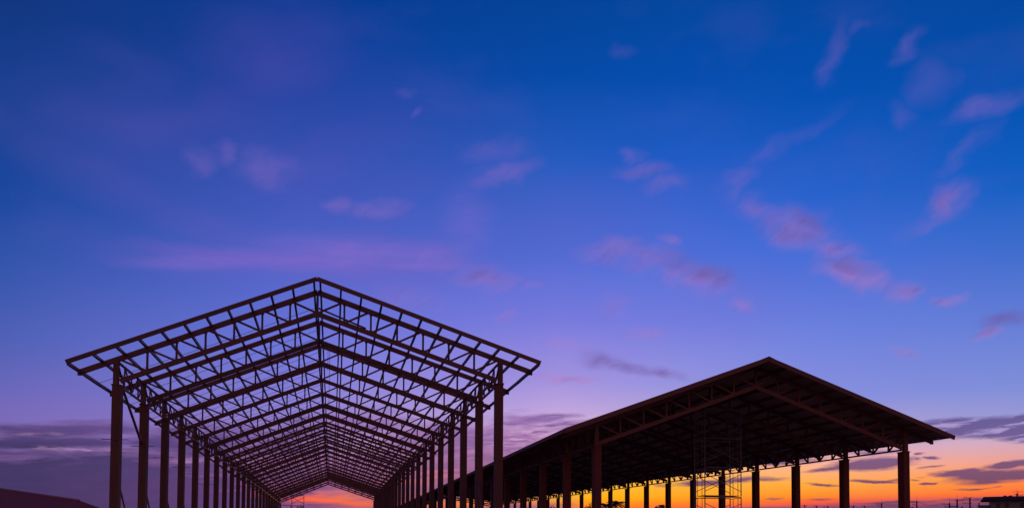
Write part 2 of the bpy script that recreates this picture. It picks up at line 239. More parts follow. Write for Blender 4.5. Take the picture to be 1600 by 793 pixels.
M_ground = mat('bare_site_ground', (.20, .13, .08), (.30, .20, .13), .95, .35, .6)
M_floor = mat('pale_bounce_floor', (.42, .34, .26), (.52, .43, .33), .8, .5, .3)
M_wall = mat('grey_plaster_wall', (.24, .20, .20), (.33, .28, .27), .85, 1.2, .2)
M_dark = mat('dark_roof_tile', (.06, .04, .035), (.09, .06, .05), .9, 1.5, .2, spec=.1)
M_glass = mat('window_glass', (.03, .03, .035), (.05, .05, .06), .15, 1)
M_frame = mat('window_frame_paint', (.22, .2, .2), (.28, .26, .26), .6, 3)
M_pole = mat('weathered_concrete_pole', (.05, .042, .04), (.08, .07, .065), .9, 3, .2)
M_wire = mat('black_cable', (.03, .03, .03), (.05, .05, .05), .6, 3)
M_bark = mat('palm_bark', (.08, .055, .04), (.14, .10, .07), .95, 5, .5)
M_leaf = mat('tropical_leaf', (.03, .055, .02), (.06, .10, .035), .6, 2, obj_var=.2)
M_ins = mat('brown_porcelain', (.10, .05, .03), (.14, .07, .05), .3, 4)

# ------------------------------------------------------------------ mesh helpers
class MB:
    def __init__(s): s.v = []; s.f = []
    def beam(s, p, q, w, h, up=(0, 0, 1)):
        p = Vector(p); q = Vector(q); d = (q-p)
        if d.length < 1e-6: return s
        d.normalize(); up = Vector(up); a = d.cross(up)
        if a.length < 1e-4: a = d.cross(Vector((0, 1, 0)))
        a.normalize(); b = a.cross(d).normalized(); a = a*(w/2); b = b*(h/2); i = len(s.v)
        for e in (p, q):
            for x, y in ((-1, -1), (1, -1), (1, 1), (-1, 1)): s.v.append(tuple(e+a*x+b*y))
        s.f += [(i, i+3, i+2, i+1), (i+4, i+5, i+6, i+7)]+[(i+k, i+(k+1) % 4, i+4+(k+1) % 4, i+4+k) for k in range(4)]
        return s
    def box(s, x0, x1, y0, y1, z0, z1):
        i = len(s.v)
        s.v += [(x0, y0, z0), (x1, y0, z0), (x1, y1, z0), (x0, y1, z0), (x0, y0, z1), (x1, y0, z1), (x1, y1, z1), (x0, y1, z1)]
        s.f += [(i, i+3, i+2, i+1), (i+4, i+5, i+6, i+7), (i, i+1, i+5, i+4), (i+1, i+2, i+6, i+5), (i+2, i+3, i+7, i+6), (i+3, i, i+4, i+7)]
        return s
    def tube(s, pts, r, n=6, r2=None):
        pts = [Vector(p) for p in pts]; i0 = len(s.v); m = len(pts)
        for k, p in enumerate(pts):
            d = (pts[min(k+1, m-1)]-pts[max(k-1, 0)]).normalized()
            a = d.cross(Vector((0, 0, 1))); a = a if a.length > 1e-3 else d.cross(Vector((0, 1, 0))); a.normalize(); b = a.cross(d)
            rad = r if r2 is None else r+(r2-r)*k/(m-1)
            for j in range(n):
                t = 2*math.pi*j/n; s.v.append(tuple(p+a*math.cos(t)*rad+b*math.sin(t)*rad))
        for k in range(m-1):
            for j in range(n):
                a_ = i0+k*n+j; b_ = i0+k*n+(j+1) % n; s.f.append((a_, b_, b_+n, a_+n))
        s.f.append(tuple(i0+j for j in range(n))[::-1]); s.f.append(tuple(i0+(m-1)*n+j for j in range(n)))
        return s
    def prism(s, poly, y0, y1):      # polygon in xz extruded along y
        i = len(s.v); n = len(poly)
        s.v += [(x, y0, z) for x, z in poly]+[(x, y1, z) for x, z in poly]
        s.f += [tuple(range(i, i+n)), tuple(range(i+n, i+2*n))[::-1]]+[(i+k, i+n+k, i+n+(k+1) % n, i+(k+1) % n) for k in range(n)]
        return s
    def mesh(s, name, m):
        me = D.meshes.new(name); me.from_pydata(s.v, [], s.f); me.update(); me.materials.append(m); return me
    def build(s, name, m, parent=None, loc=None):
        return link(name, s.mesh(name, m), parent, loc)
def link(name, me, parent=None, loc=None):
    o = D.objects.new(name, me); COL.objects.link(o)
    if parent: o.parent = parent
    if loc: o.location = loc
    return o
def tag(o, label=None, cat=None, group=None, kind=None):
    if label: o['label'] = label
    if cat: o['category'] = cat
    if group: o['group'] = group
    if kind: o['kind'] = kind
    return o
def thing(name, loc, label, cat, group=None, rz=0):
    o = D.objects.new(name, None); COL.objects.link(o); o.location = loc; o.rotation_euler = (0, 0, rz); o.empty_display_size = .3
    return tag(o, label, cat, group)
def copy_tree(o, parent=None):
    c = o.copy(); COL.objects.link(c); c.parent = parent
    for ch in o.children: copy_tree(ch, c)
    return c

# ------------------------------------------------------------------ ground
g = MB(); n = 24; ext = 4000
for j in range(n+1):
    for i in range(n+1):
        u = (i/n*2-1); v = (j/n*2-1); g.v.append((ext*u*abs(u), ext*v*abs(v)+60, 0))
for j in range(n):
    for i in range(n): a = j*(n+1)+i; g.f.append((a, a+1, a+n+2, a+n+1))
tag(g.build('ground', M_ground), kind='structure')
for x0_, x1_, y0_, y1_ in ((-12.5, 11, 40, 183), (11.9, 35.5, 42, 187)):  # unseen pale slabs added under both halls to bounce light onto the roof underside
    sl_ = MB(); nx, ny = 6, 36
    for j in range(ny+1):
        for i in range(nx+1): sl_.v.append((x0_+(x1_-x0_)*i/nx, y0_+(y1_-y0_)*j/ny, .12))
    for j in range(ny):
        for i in range(nx): a = j*(nx+1)+i; sl_.f.append((a, a+1, a+nx+2, a+nx+1))
    sl_.beam((x0_, y0_, .06), (x1_, y0_, .06), .02, .118).beam((x0_, y0_, .06), (x0_, y1_, .06), .02, .118).beam((x1_, y0_, .06), (x1_, y1_, .06), .02, .118)
    tag(sl_.build('bounce_floor', M_floor), kind='structure')

# ------------------------------------------------------------------ hall A: open steel frame
BAY = 6.0
A = dict(x=-.8178, y=43.3819, hw=18.0112/2, post=10.3267, ctop=9.1192, sl=.3668, eav=1.6284, bot=1.0586, fo=-2.0273, at=.3927)
NA = 23
hw = A['hw']; HE = hw+A['eav']
hallA = thing('open_frame_hall', (A['x'], A['y'], 0), 'unroofed hall of bare brown steel trusses and purlins on two rows of tall columns', 'building')
def az_(lx, z): return z+A['at']*lx/hw
def rz_(lx): return A['post']+A['sl']*(hw-abs(lx))         # top chord centre line
def PA(lx, ly, z): return (lx, ly, az_(lx, z))
NP = 7
def truss_parts(P, rise, depth, xe, xc, npan, ly=0.0, tz=.0):
    """top chord / bottom chord / web builders; P maps (lx, ly, z)"""
    top = MB(); bot = MB(); web = MB()
    for s in (-1, 1):
        top.beam(P(s*xe, ly, rise(xe)), P(0, ly, rise(0)), .16, .235)
        top.beam(P(s*xe, ly, rise(xe)+.05), P(s*xe, ly, rise(xe)-.15), .17, .11)
        bot.beam(P(s*(xc-.12), ly, rise(xc-.12)-depth), P(0, ly, rise(0)-depth), .15, .215)
        for k in range(1, npan):
            x = xc*k/npan
            web.beam(P(s*x, ly, rise(x)-.09), P(s*x, ly, rise(x)-depth+.08), .092, .09, (0, 1, 0))
        for k in range(npan):
            xo = xc*(k+1)/npan; xi = xc*k/npan
            web.beam(P(s*(xo-.16), ly+.01, rise(xo-.16)-.1), P(s*(xi+.06), ly+.01, rise(xi+.06)-depth+.09), .088, .085, (0, 1, 0))
    web.beam(P(0, ly, rise(0)-.05), P(0, ly, rise(0)-depth-.05), .11, .13, (0, 1, 0))
    # gusset plates at the chord joints
    for s in (-1, 1):
        for k in range(1, npan):
            x = xc*k/npan
            for z in (rise(x)-.14, rise(x)-depth+.12):
                web.beam(P(s*x-.07, ly, z), P(s*x+.07, ly, z), .03, .10)
    return top, bot, web
t_, b_, w_ = truss_parts(PA, rz_, A['bot'], HE, hw, NP)
me_t, me_b, me_w = t_.mesh('top_chord', M_steel), b_.mesh('bottom_chord', M_steel), w_.mesh('web_bracing', M_steel)
for k in range(NA):
    T = link('roof_truss', me_t, hallA, (0, k*BAY+random.uniform(-.03, .03), random.uniform(-.02, .02)))
    link('bottom_chord', me_b, T); link('web_bracing', me_w, T)
# purlins
def purlin_x(xe, n=12): return [.15+(xe-.06-.15)*i/(n-1) for i in range(n)]
YE = (NA-1)*BAY+1.4
for s in (-1, 1):
    for i, x in enumerate(purlin_x(HE)):
        last = i == 11; mb = MB(); x *= s
        w, h = (.09, .16) if last else (.09, .14)
        z = rz_(x)+.09 if not last else rz_(x)-.02
        prev = None
        for k in range(-1, NA):      # one length per bay with a little sag and lap offset
            y0 = A['fo'] if k == -1 else k*BAY; y1 = 0 if k == -1 else (k+1)*BAY
            y1 = min(y1, YE); j = random.uniform(-.012, .012)
            mid = (y0+y1)/2; sg = .018 if k >= 0 else .004
            mb.beam(PA(x+j, y0, z), PA(x+j, mid, z-sg), w, h); mb.beam(PA(x+j, mid, z-sg), PA(x+j, y1+(.12 if k < NA-1 else 0), z), w-.004, h-.004)
        mb.build('purlin', M_steel, hallA)
# rake beams closing the purlin ends
for yy in (A['fo'], YE):
    for s in (-1, 1):
        MB().beam(PA(s*(HE+.03), yy-.05, rz_(HE)+.06), PA(0, yy-.05, rz_(0)+.06), .09, .19).build('rake_beam', M_steel, hallA)
# ridge strut on the bottom chord line
MB().beam(PA(.03, 0, rz_(0)-A['bot']-.02), PA(.03, (NA-1)*BAY, rz_(0)-A['bot']-.02), .08, .1).build('ridge_strut', M_steel, hallA)
# columns
def column_meshes(ctop, ptop, s, off, matc, mats, cw=.37, cdp=.60):
    c = MB(); c.box(-cw/2, cw/2, -cdp/2, cdp/2, -.3, ctop-.05); c.box(-cw/2-.03, cw/2+.03, -cdp/2-.03, cdp/2+.03, ctop-.047, ctop)
    p = MB(); x = off
    p.box(x-.12, x+.12, -.115, -.085, ctop+.002, ptop); p.box(x-.12, x+.12, .085, .115, ctop+.002, ptop); p.box(x-.09, x+.09, -.083, .083, ctop+.002, ptop-.01)
    p.box(x-.17, x+.17, -.2, .2, ctop+.002, ctop+.035)
    return c, p
ROD_Z = [6.17, 6.49, 6.44, 6.38, 6.37, 6.0]
for s in (-1, 1):
    zt = A['ctop']+A['at']*s; pt = A['post']+A['at']*s+.04
    c, p = column_meshes(zt, pt, s, s*.075, M_conc, M_steel)
    mc, mp_ = c.mesh('column', M_conc), p.mesh('steel_post', M_steel)
    rod = MB().tube([(-.6, .12, 0), (.58, .12, .01)], .016).mesh('tie_rod', M_steel)
    for k in range(NA):
        co = link('column', mc, hallA, (s*(hw-.02), k*BAY, 0))
        link('steel_post', mp_, co)
        if s < 0 and k < 6: link('tie_rod', rod, co, (.02, -.44, ROD_Z[k]))
# eave girders (lattice between the posts)
def girder(P, x, y0, y1, ztop, zbot, np_=4, wb=.06):
    mb = MB()
    mb.beam(P(x, y0+.13, zbot(y0)), P(x, y1-.13, zbot(y1)), .09, .09)
    mb.beam(P(x, y0+.13, ztop(y0)), P(x, y1-.13, ztop(y1)), .09, .09)
    yy = [y0+(y1-y0)*i/np_ for i in range(np_+1)]
    for i in range(1, np_): mb.beam(P(x, yy[i], zbot(yy[i])+.04), P(x, yy[i], ztop(yy[i])-.04), wb, wb, (1, 0, 0))
    for i in range(np_):
        if i < np_//2: a, b = (yy[i]+.12, ztop), (yy[i+1]-.05, zbot)
        else: a, b = (yy[i]+.05, zbot), (yy[i+1]-.12, ztop)
        sa, sb = (-.05, .05) if i < np_//2 else (.05, -.05)
        mb.beam(P(x+.004, a[0], a[1](a[0])+sa), P(x+.004, b[0], b[1](b[0])+sb), wb, wb, (1, 0, 0))
    for i in range(1, np_): mb.beam(P(x, yy[i]-.1, zbot(yy[i])+.07), P(x, yy[i]+.1, zbot(yy[i])+.07), .02, .1)
    return mb
for s in (-1, 1):
    gm = girder(PA, s*(hw+.02), 0, BAY, lambda y: A['post']-.10, lambda y: A['ctop']+.07).mesh('eave_girder', M_steel)
    for k in range(NA-1):
        link('eave_girder', gm, hallA, (0, k*BAY, 0))
# sag rods tying the purlins between trusses
for k in range(NA-1):
    mb = MB()
    for f in ((.33, .66) if k > 0 else (.5,)):
        for s in (-1, 1):
            if s > 0 and k < 9: continue
            mb.tube([PA(s*(HE-.1), (k+f)*BAY, rz_(HE)+.02), PA(s*hw*.5, (k+f)*BAY, rz_(hw*.5)-.02), PA(s*.2, (k+f)*BAY, rz_(0))], .011, 4)
    mb.build('sag_rod', M_steel, hallA)
# braces
xl = -hw
MB().beam(PA(xl+.16, .25, A['ctop']-.05), PA(xl-.02, BAY-.3, 7.0), .10, .10).build('diagonal_brace', M_steel, hallA)
MB().beam((hw-.1, BAY-.3, 4.95), (hw-.35, 1.2, 1.2), .10, .10).build('diagonal_brace', M_steel, hallA)
MB().beam((.06, .1, az_(0, rz_(0)-.75)), (2.35, .5, az_(2.3, rz_(0)-1.62)), .07, .07).build('diagonal_brace', M_steel, hallA)
pr = MB().beam((.2, .28, 3.9), (.2, 4.9, 0), .07, .07).mesh('raking_prop', M_steel)
for k in range(6): link('raking_prop', pr, hallA, (xl-.02, k*BAY, 0))
# ropes and cables hanging from hall A
def world_A(lx, ly, z): return (A['x']+lx, A['y']+ly, az_(lx, z))
def hang(lx, ly, z0, z1, lab):
    o = MB().tube([(0, 0, 0), (.01, .01, (z1-z0)*.5), (0, 0, z1-z0)], .013, 5).build('hanging_rope', M_rope, None, world_A(lx, ly, z0))
    tag(o, lab, 'rope', 'ropes dangling from the bare roof')
hang(.45, 2*BAY-1, rz_(.45)-.1, rz_(.45)-1.55, 'shorter dark rope hanging straight down just right of the ridge of the bare frame')
hang(.55, 2*BAY-.4, rz_(.55)-.1, rz_(.55)-3.4, 'longer thin rope hanging straight down just right of the ridge of the bare frame')
def loop(x0, x1, ly, drop, lab):
    z = rz_((x0+x1)/2)-A['bot']
    pts = [(x0+(x1-x0)*i/10, 0, -drop*(1-((i/10)*2-1)**2)-abs(0)*i) for i in range(11)]
    pts = [(p[0]-x0, 0, p[2]-A['sl']*(p[0]-x0)) for p in pts]
    o = MB().tube(pts, .012, 5).build('hanging_cable', M_rope, None, world_A(x0, ly, z+A['sl']*(x1-x0)/2)); tag(o, lab, 'cable', 'slack cables looped under the bare roof')
loop(1.2, 2.0, 3*BAY-1.5, .42, 'small slack cable loop under the right slope, nearer the ridge')
loop(2.4, 3.2, 3*BAY-1.5, .40, 'small slack cable loop under the right slope, farther from the ridge')

# ------------------------------------------------------------------ hall B: roofed
B = dict(x=23.1631, y=45.2471, hw=18.5715/2, lb=6.9568, fe=7.5435, sl=.3644, eav=2.0832, fo=-1.5373, bot=1.3833, yaw=-.005, bt=.0818, brs=.0777, bls=.0065)
NB = 23
hb = B['hw']; HB = hb+B['eav']
hallB = thing('roofed_hall', (B['x'], B['y'], 0), 'long open-sided hall with a dark maroon metal roof on two rows of dark red columns', 'building', rz=-B['yaw'])
def bdz(lx, ly): return B['bt']*lx/hb+(ly/BAY)*(B['brs']*max(lx, 0)/hb+B['bls']*max(-lx, 0)/hb)+.12*max(lx, 0)/HB
def rB(lx): return B['fe']+B['sl']*(HB-abs(lx))             # outer roof surface
def PB(lx, ly, z): return (lx, ly, z+bdz(lx, ly))
chB = lambda lx: rB(lx)-.30
for k in range(NB):
    t_, b_, w_ = truss_parts(PB, chB, B['bot']-.30, HB-.22, hb, 7, k*BAY)
    T = t_.build('roof_truss', M_steel2, hallB); b_.build('bottom_chord', M_steel2, T); w_.build('web_bracing', M_steel2, T)
YB = (NB-1)*BAY+1.5
for s in (-1, 1):
    for i, x in enumerate(purlin_x(HB)):
        mb = MB(); x *= s; z = rB(x)-.135
        mb.beam(PB(x, B['fo']+.06, z), PB(x, YB-.06, z+(.05 if i > 9 else 0)), .07, .13 if i < 10 else .06); mb.build('purlin', M_steel2, hallB)
    # sheet with ribs
    mb = MB(); y = B['fo']; ys = []
    while y < YB: ys.append(y); y += .45
    def row(y, dz): 
        i = len(mb.v)
        for lx in (0.02*s, (HB+(.03 if s > 0 else .10))*s):
            p = PB(lx, y, rB(abs(lx))+dz); mb.v.append(p)
        return i
    prevt = prevb = None; first = None
    prof = []
    for y in ys: prof += [(y, 0), (y+.30, 0), (y+.34, .035), (y+.39, .035)]
    prof.append((YB, 0))
    for y, dz in prof:
        a = row(y, dz-.03); b = row(y, dz-.055)
        if prevt is not None:
            mb.f += [(prevt, a, a+1, prevt+1) if s > 0 else (prevt, prevt+1, a+1, a), (prevb, prevb+1, b+1, b) if s > 0 else (prevb, b, b+1, prevb+1), (prevt+1, a+1, b+1, prevb+1)]
        prevt, prevb = a, b
    mb.build('roof_sheet', M_roof, hallB)
    # rake fascia (front and rear) and gutter edge
    for yy in (B['fo']-.012, YB+.012):
        MB().beam(PB(s*(HB+.11), yy, rB(HB+.11)-.10), PB(0, yy, rB(0)-.13), .03, .25).build('rake_fascia', M_steel2, hallB)
    th = .06 if s > 0 else .2; ex_ = .07 if s > 0 else .145
    MB().beam(PB(s*(HB+ex_), B['fo'], rB(HB)-.04-th/2), PB(s*(HB+ex_), YB, rB(HB)-.04-th/2), .05, th).build('eave_trim', M_steel2, hallB)
rc = MB()
for s in (-1, 1): rc.beam(PB(s*.30, B['fo']-.03, rB(.30)+.03), PB(s*.30, YB+.03, rB(.30)+.03), .012, .012)
rc = MB(); i = 0
for y in (B['fo']-.03, YB+.03):
    rc.v += [PB(-.35, y, rB(.35)+.012), PB(0, y, rB(0)+.03), PB(.35, y, rB(.35)+.012), PB(.35, y, rB(.35)+.004), PB(0, y, rB(0)+.018), PB(-.35, y, rB(.35)+.004)]
rc.f += [(k, (k+1) % 6, 6+(k+1) % 6, 6+k) for k in range(6)]+[(0, 5, 4, 1), (1, 4, 3, 2), (6, 7, 10, 11), (7, 8, 9, 10)]
rc.build('ridge_cap', M_roof, hallB)
for s in (-1, 1):
    for k in range(NB):
        y = k*BAY; z0 = B['lb']-.14-(.10 if s > 0 else 0)+bdz(s*hb, y); pt = chB(hb)-.02+bdz(s*hb, y)
        off = .115 if s > 0 else -.02
        c, p = column_meshes(z0, pt, s, off, M_conc2, M_steel2, .37, .58)
        co = c.build('column', M_conc2, hallB, (s*hb, y, 0)); p.build('steel_post', M_steel2, co)
    for k in range(NB-1):
        girder(PB, s*(hb+.08), k*BAY, (k+1)*BAY, lambda y: chB(hb)-.12, lambda y: B['lb']-(.11 if s > 0 else .01), wb=.085).build('eave_girder', M_steel2, hallB)

# ------------------------------------------------------------------ scaffolds
def scaffold(loc, rz, lifts, wx, dy, lift, label, z0=.25):
    T = thing('scaffold_tower', loc, label, 'scaffold', 'scaffold towers inside the halls', rz)
    def frame_mesh(y=0):
        mb = MB()
        for x in (0, dy): mb.tube([(x, 0, 0), (x, 0, lift-.04)], .032)
        mb.tube([(0, 0, lift-.10), (dy, 0, lift-.10)], .021); mb.tube([(0, 0, lift*.52), (.0+dy*.28, 0, lift*.52)], .018)
        mb.tube([(dy*.28, 0, .05), (dy*.28, 0, lift-.10)], .018); mb.tube([(dy*.72, 0, .05), (dy*.72, 0, lift-.10)], .018); mb.tube([(dy*.72, 0, lift*.52), (dy, 0, lift*.52)], .018)
        return mb
    fm = frame_mesh().mesh('end_frame', M_galv)
    xm = MB().tube([(0, 0, .3), (wx, 0, lift-.45)], .02).tube([(0, .02, lift-.45), (wx, .02, .3)], .02).mesh('cross_brace', M_galv)
    lm = MB().tube([(0, 0, 0), (wx, 0, 0)], .03).mesh('ledger', M_galv)
    for k in range(lifts):
        z = z0+k*lift
        for x in (0, wx):
            f = link('end_frame', fm, T, (x, 0, z)); f.rotation_euler = (0, 0, R(90))
        for y in (-.03, dy+.03): link('cross_brace', xm, T, (0, y, z))
        link('ledger', lm, T, (0, -.02, z+lift-.06)); link('ledger', lm, T, (0, dy+.02, z+lift-.06))
    for x in (0, wx):
        for y in (0, dy): MB().tube([(x, y, 0), (x, y, z0+.1)], .016).box(x-.07, x+.07, y-.07, y+.07, 0, .012).build('base_jack', M_galv, T)
    pl = MB()
    for j in range(3): pl.box(.03, wx-.03, dy*.12+j*.36, dy*.12+j*.36+.33, z0+2*lift+.02, z0+2*lift+.06)
    pl.build('deck_board', M_galv, T)
    return T
scaffold((22.66, 51, 0), 0, 5, 2.42, 1.55, 1.83, 'tall galvanised scaffold tower standing under the front of the roofed hall', .82)
scaffold((-6.55, 150, 0), 0, 5, 1.95, 1.3, 1.76, 'taller of two far scaffold towers seen through the end of the bare frame hall', .35)
scaffold((-8.6, 149, 0), 0, 4, 1.95, 1.3, 1.78, 'shorter of two far scaffold towers at the end of the bare frame hall', .33)


# ------------------------------------------------------------------ left warehouse with red roof
WH = thing('red_roof_warehouse', (-35.4, 135.5, 0), 'low warehouse with a plain dark red gable roof at the left edge of the picture', 'building', rz=R(-2))
y0, y1 = -105, 0
zr, ze, ex = 7.13, 3.9, 8.9
for s in (-1, 1):
    mb = MB()
    for y in (y0, y1): mb.v += [(0, y, zr), (s*ex, y, ze), (s*ex, y, ze-.12), (0, y, zr-.12)]
    mb.f += [(0, 4, 5, 1), (1, 5, 6, 2), (2, 6, 7, 3), (0, 1, 2, 3), (4, 7, 6, 5)]
    yy = y0+.3
    while yy < y1: mb.beam((0, yy, zr+.012), (s*ex, yy, ze+.012), .06, .035); yy += .75
    mb.build('roof', M_redroof, WH)
    wl = MB().box(s*8.2-.1, s*8.2+.1, y0+.6, y1-.6, 0, ze+.1); wl.build('wall', M_wall, WH)
for y in (y0+.7, y1-.7): MB().prism([(-8.08, 0), (8.08, 0), (8.08, 4.0), (0, 6.92), (-8.08, 4.0)], y-.1, y+.1).build('wall', M_wall, WH)
MB().tube([(0, y0-.05, zr+.02), (0, y1+.05, zr+.02)], .14, 8).build('ridge_cap', M_redroof, WH)

# ------------------------------------------------------------------ power poles far behind the halls
POLES = [(173.18, 300, 16.37, 'T', 'small distant power pole just right of the third right-hand column of the roofed hall'), (189.89, 320, 17.04, 'T', 'shortest distant power pole, between the second and third right-hand columns of the hall'), (176.57, 290, 16.35, 'S', 'distant power pole with side crossarm, left of the second right-hand column of the roofed hall'), (180.57, 280, 16.21, 'S', 'power pole with side crossarm, just right of the second right-hand column'), (211.24, 320, 17.33, 'T', 'thin short power pole between two taller ones inside the front bay of the roofed hall'), (177.91, 260, 16.16, 'S', 'tallest power pole seen inside the front right bay of the roofed hall'), (240.4, 330, 17.58, 'T', 'tiny far power pole close beside the front corner column'), (168.97, 230, 15.4, 'S', 'power pole with left crossarm just right of the front corner column'), (160.34, 205, 13.71, 'H1', 'left pole of the pair joined by a crossbeam'), (162.69, 205, 14.6, 'H2', 'right and taller pole of the pair joined by a crossbeam'), (240.14, 300, 16.66, 'T', 'small far power pole right of the joined pole pair'), (166.57, 205, 14.32, 'X', 'power pole with two crossarms and a transformer, left of the flat-roofed building'), (198.8, 225, 17.89, 'B', 'power pole rising behind the roof of the building at the right edge')]
tops = {}
def power_pole(x, y, h, kind, label):
    T = thing('power_pole', (x, y, 0), label, 'power pole', 'power poles along the far road')
    body = h-1.3 if kind in ('S', 'H1', 'H2', 'B') else h-.5
    MB().tube([(0, 0, 0), (0, 0, body)], .24, 8, .19).build('shaft', M_pole, T)
    if body < h-.6: MB().tube([(.05, 0, body-.2), (.05, 0, h)], .035, 5).build('lightning_rod', M_wire, T)
    arms = []
    if kind in ('S', 'H1', 'B'): arms = [(-1.9, .35, body-.35), (-1.3, .3, body-1.1)]
    if kind == 'H2': arms = [(-.3, 2.0, body-.1)]
    if kind == 'B': arms = [(-.3, 2.2, body-.5), (-.3, 1.5, body-1.5)]
    if kind == 'T': arms = [(-1.1, 1.1, body-.4)]
    if kind == 'X': arms = [(-1.5, .6, h-.5), (-2.2, .5, h-1.9)]
    for a, b, z in arms:
        ca = MB().beam((a, .2, z), (b, .2, z), .10, .12).build('crossarm', M_pole, T)
        for f in (.03, .30, .97):
            xi = a+(b-a)*f
            MB().tube([(xi, .2, z+.065), (xi, .2, z+.16), (xi, .2, z+.17), (xi, .2, z+.22), (xi, .2, z+.23), (xi, .2, z+.34)], .07, 6, .05).build('insulator', M_ins, ca)
    if kind == 'X':
        MB().tube([(.55, 0, h-4.3), (.55, 0, h-3.1)], .36, 10).box(.15, .3, -.05, .05, h-4.1, h-3.3).build('transformer', M_dark, T)
        MB().beam((0, .1, h-3.0), (-.9, .1, h-3.9), .06, .06).build('stay_bar', M_pole, T)
    tops[label] = (x, y, body)
    return T
for p in POLES: power_pole(*p)
hx0, hx1 = POLES[8][0], POLES[9][0]
tag(MB().beam((hx0+.22, POLES[8][1], POLES[8][2]-2.3), (hx1-.22, POLES[8][1], POLES[8][2]-2.3), .2, .24).beam((hx0+.22, POLES[8][1]+.3, POLES[8][2]-2.3), (hx1-.22, POLES[8][1]+.3, POLES[8][2]-2.3), .14, .14).build('platform_beam', M_pole),
    'short dark crossbeam bolted between the two joined power poles', 'beam')
lean = MB().tube([(POLES[11][0]+1.9, 204, 12.5), (POLES[11][0]+2.9, 204.5, 0)], .14, 8, .2).build('leaning_post', M_pole)
tag(lean, 'leaning bare post between the transformer pole and the building at the right edge', 'post')
def wire(a, b, sag, lab):
    a = Vector(a); b = Vector(b); pts = [a.lerp(b, i/16)-Vector((0, 0, sag*4*(i/16)*(1-i/16))) for i in range(17)]
    tag(MB().tube(pts, .035, 4).build('power_line', M_wire), lab, 'power line', 'power lines strung between the far poles')
def top(i, dx, dz): return (POLES[i][0]+dx, POLES[i][1]+.2, POLES[i][2]+dz)
wire(top(5, .2, -1.3), top(7, -1.8, -1.3), .9, 'power line from the front bay pole to the pole right of the corner column')
wire(top(7, .2, -1.3), top(8, -1.8, -1.3), 1.0, 'power line from the pole right of the corner column to the joined pole pair')
wire(top(9, 1.9, -1.1), top(12, -.2, -1.5), 1.2, 'upper power line from the joined pole pair to the pole behind the building')
wire(top(9, 1.2, -1.1), top(11, -1.4, -.2), .5, 'short power line from the joined pole pair to the transformer pole')
wire(top(11, .5, -.2), top(12, -.2, -2.4), 1.4, 'lower power line from the transformer pole to the pole behind the building')

# ------------------------------------------------------------------ apartment block at the right edge
RB = R(-38)
def blw(lx, ly, z=0): return (166.02+(lx+2.1)*math.cos(RB)-(ly+1.5)*math.sin(RB), 200+(lx+2.1)*math.sin(RB)+(ly+1.5)*math.cos(RB), z)
BL = thing('apartment_block', blw(0, 0), 'pale plaster block with dark overhanging hip roof at the right edge of the picture', 'building', rz=RB)
w_, d_, h_ = 24.0, 12.0, 12.95
win = [(1.2, 1.0), (3.2, 1.0), (6.6, 1.2), (8.5, 1.2), (11.3, 1.0), (13.6, 1.2), (16.2, 1.0), (18.6, 1.2), (21.2, 1.2)]
rows = [(1.0, 2.6), (4.4, 6.0), (7.7, 9.3), (10.9, 12.25)]
mb = MB(); xs = [0]
for a, b in win: xs += [a, a+b]
xs.append(w_)
for i in range(0, len(xs)-1, 2): mb.box(xs[i], xs[i+1], 0, .25, 0, h_)
for a, b in win:
    zs = [0]
    for r in rows: zs += list(r)
    zs.append(h_)
    for i in range(0, len(zs)-1, 2): mb.box(a, a+b, 0, .25, zs[i], zs[i+1])
mb.box(0, .25, .252, d_, 0, h_); mb.box(w_-.25, w_, .252, d_, 0, h_); mb.box(.252, w_-.252, d_-.25, d_, 0, h_)
mb.build('wall', M_wall, BL)
for a, b in win:
    for r0, r1 in rows:
        f = MB().box(a+.003, a+.06, .1, .2, r0+.003, r1-.003).box(a+b-.06, a+b-.003, .1, .2, r0+.003, r1-.003).box(a+.062, a+b-.062, .1, .2, r0+.003, r0+.06).box(a+.062, a+b-.062, .1, .2, r1-.06, r1-.003).box(a+b/2-.025, a+b/2+.025, .1, .2, r0+.062, r1-.062).build('window', M_frame, BL)
        MB().box(a+.06, a+b-.06, .14, .16, r0+.06, r1-.06).build('pane', M_glass, f)
        MB().box(a-.08, a+b+.08, -.09, -.003, r0-.1, r0-.01).build('sill', M_wall, f)
o_ = 1.5
rf = MB(); rf.v = [(-o_-.6, -o_, h_+.1), (w_+o_, -o_, h_+.1), (w_+o_, d_+o_, h_+.1), (-o_-.6, d_+o_, h_+.1), (-1.6, .9, h_+1.0), (w_-1.2, .9, h_+1.15), (w_-1.2, d_*.8, h_+1.15), (-1.6, d_*.8, h_+1.0)]
rf.f = [(0, 3, 2, 1), (0, 1, 5, 4), (1, 2, 6, 5), (2, 3, 7, 6), (3, 0, 4, 7), (4, 5, 6, 7)]
rf.build('roof', M_dark, BL)
MB().box(-o_-.55, w_+o_-.05, -o_+.03, -o_+.15, h_-.15, h_+.09).build('eave_board', M_dark, BL)
an = thing('annex_building', blw(-2.75, .6), 'low flat-topped annex standing against the left end of the pale block', 'building', rz=RB)
MB().box(0, 2.6, 0, 8, 0, 11.5).build('wall', M_wall, an); MB().box(-.12, 2.66, -.12, 8.1, 11.503, 11.72).build('roof', M_dark, an)
at_ = thing('rooftop_antenna', blw(6.6, 5.5, h_+1.05), 'T-shaped aerial mast standing on the dark roof of the pale block', 'antenna', rz=RB)
MB().tube([(0, 0, 0), (0, 0, 1.35)], .05, 6).build('mast', M_wire, at_)
am = MB().beam((-1.3, 0, 1.36), (1.1, 0, 1.36), .06, .07)
for i in range(6): am.beam((-1.1+i*.4, -.35, 1.40), (-1.1+i*.4, .35, 1.40), .03, .03)
am.build('boom', M_wire, at_)
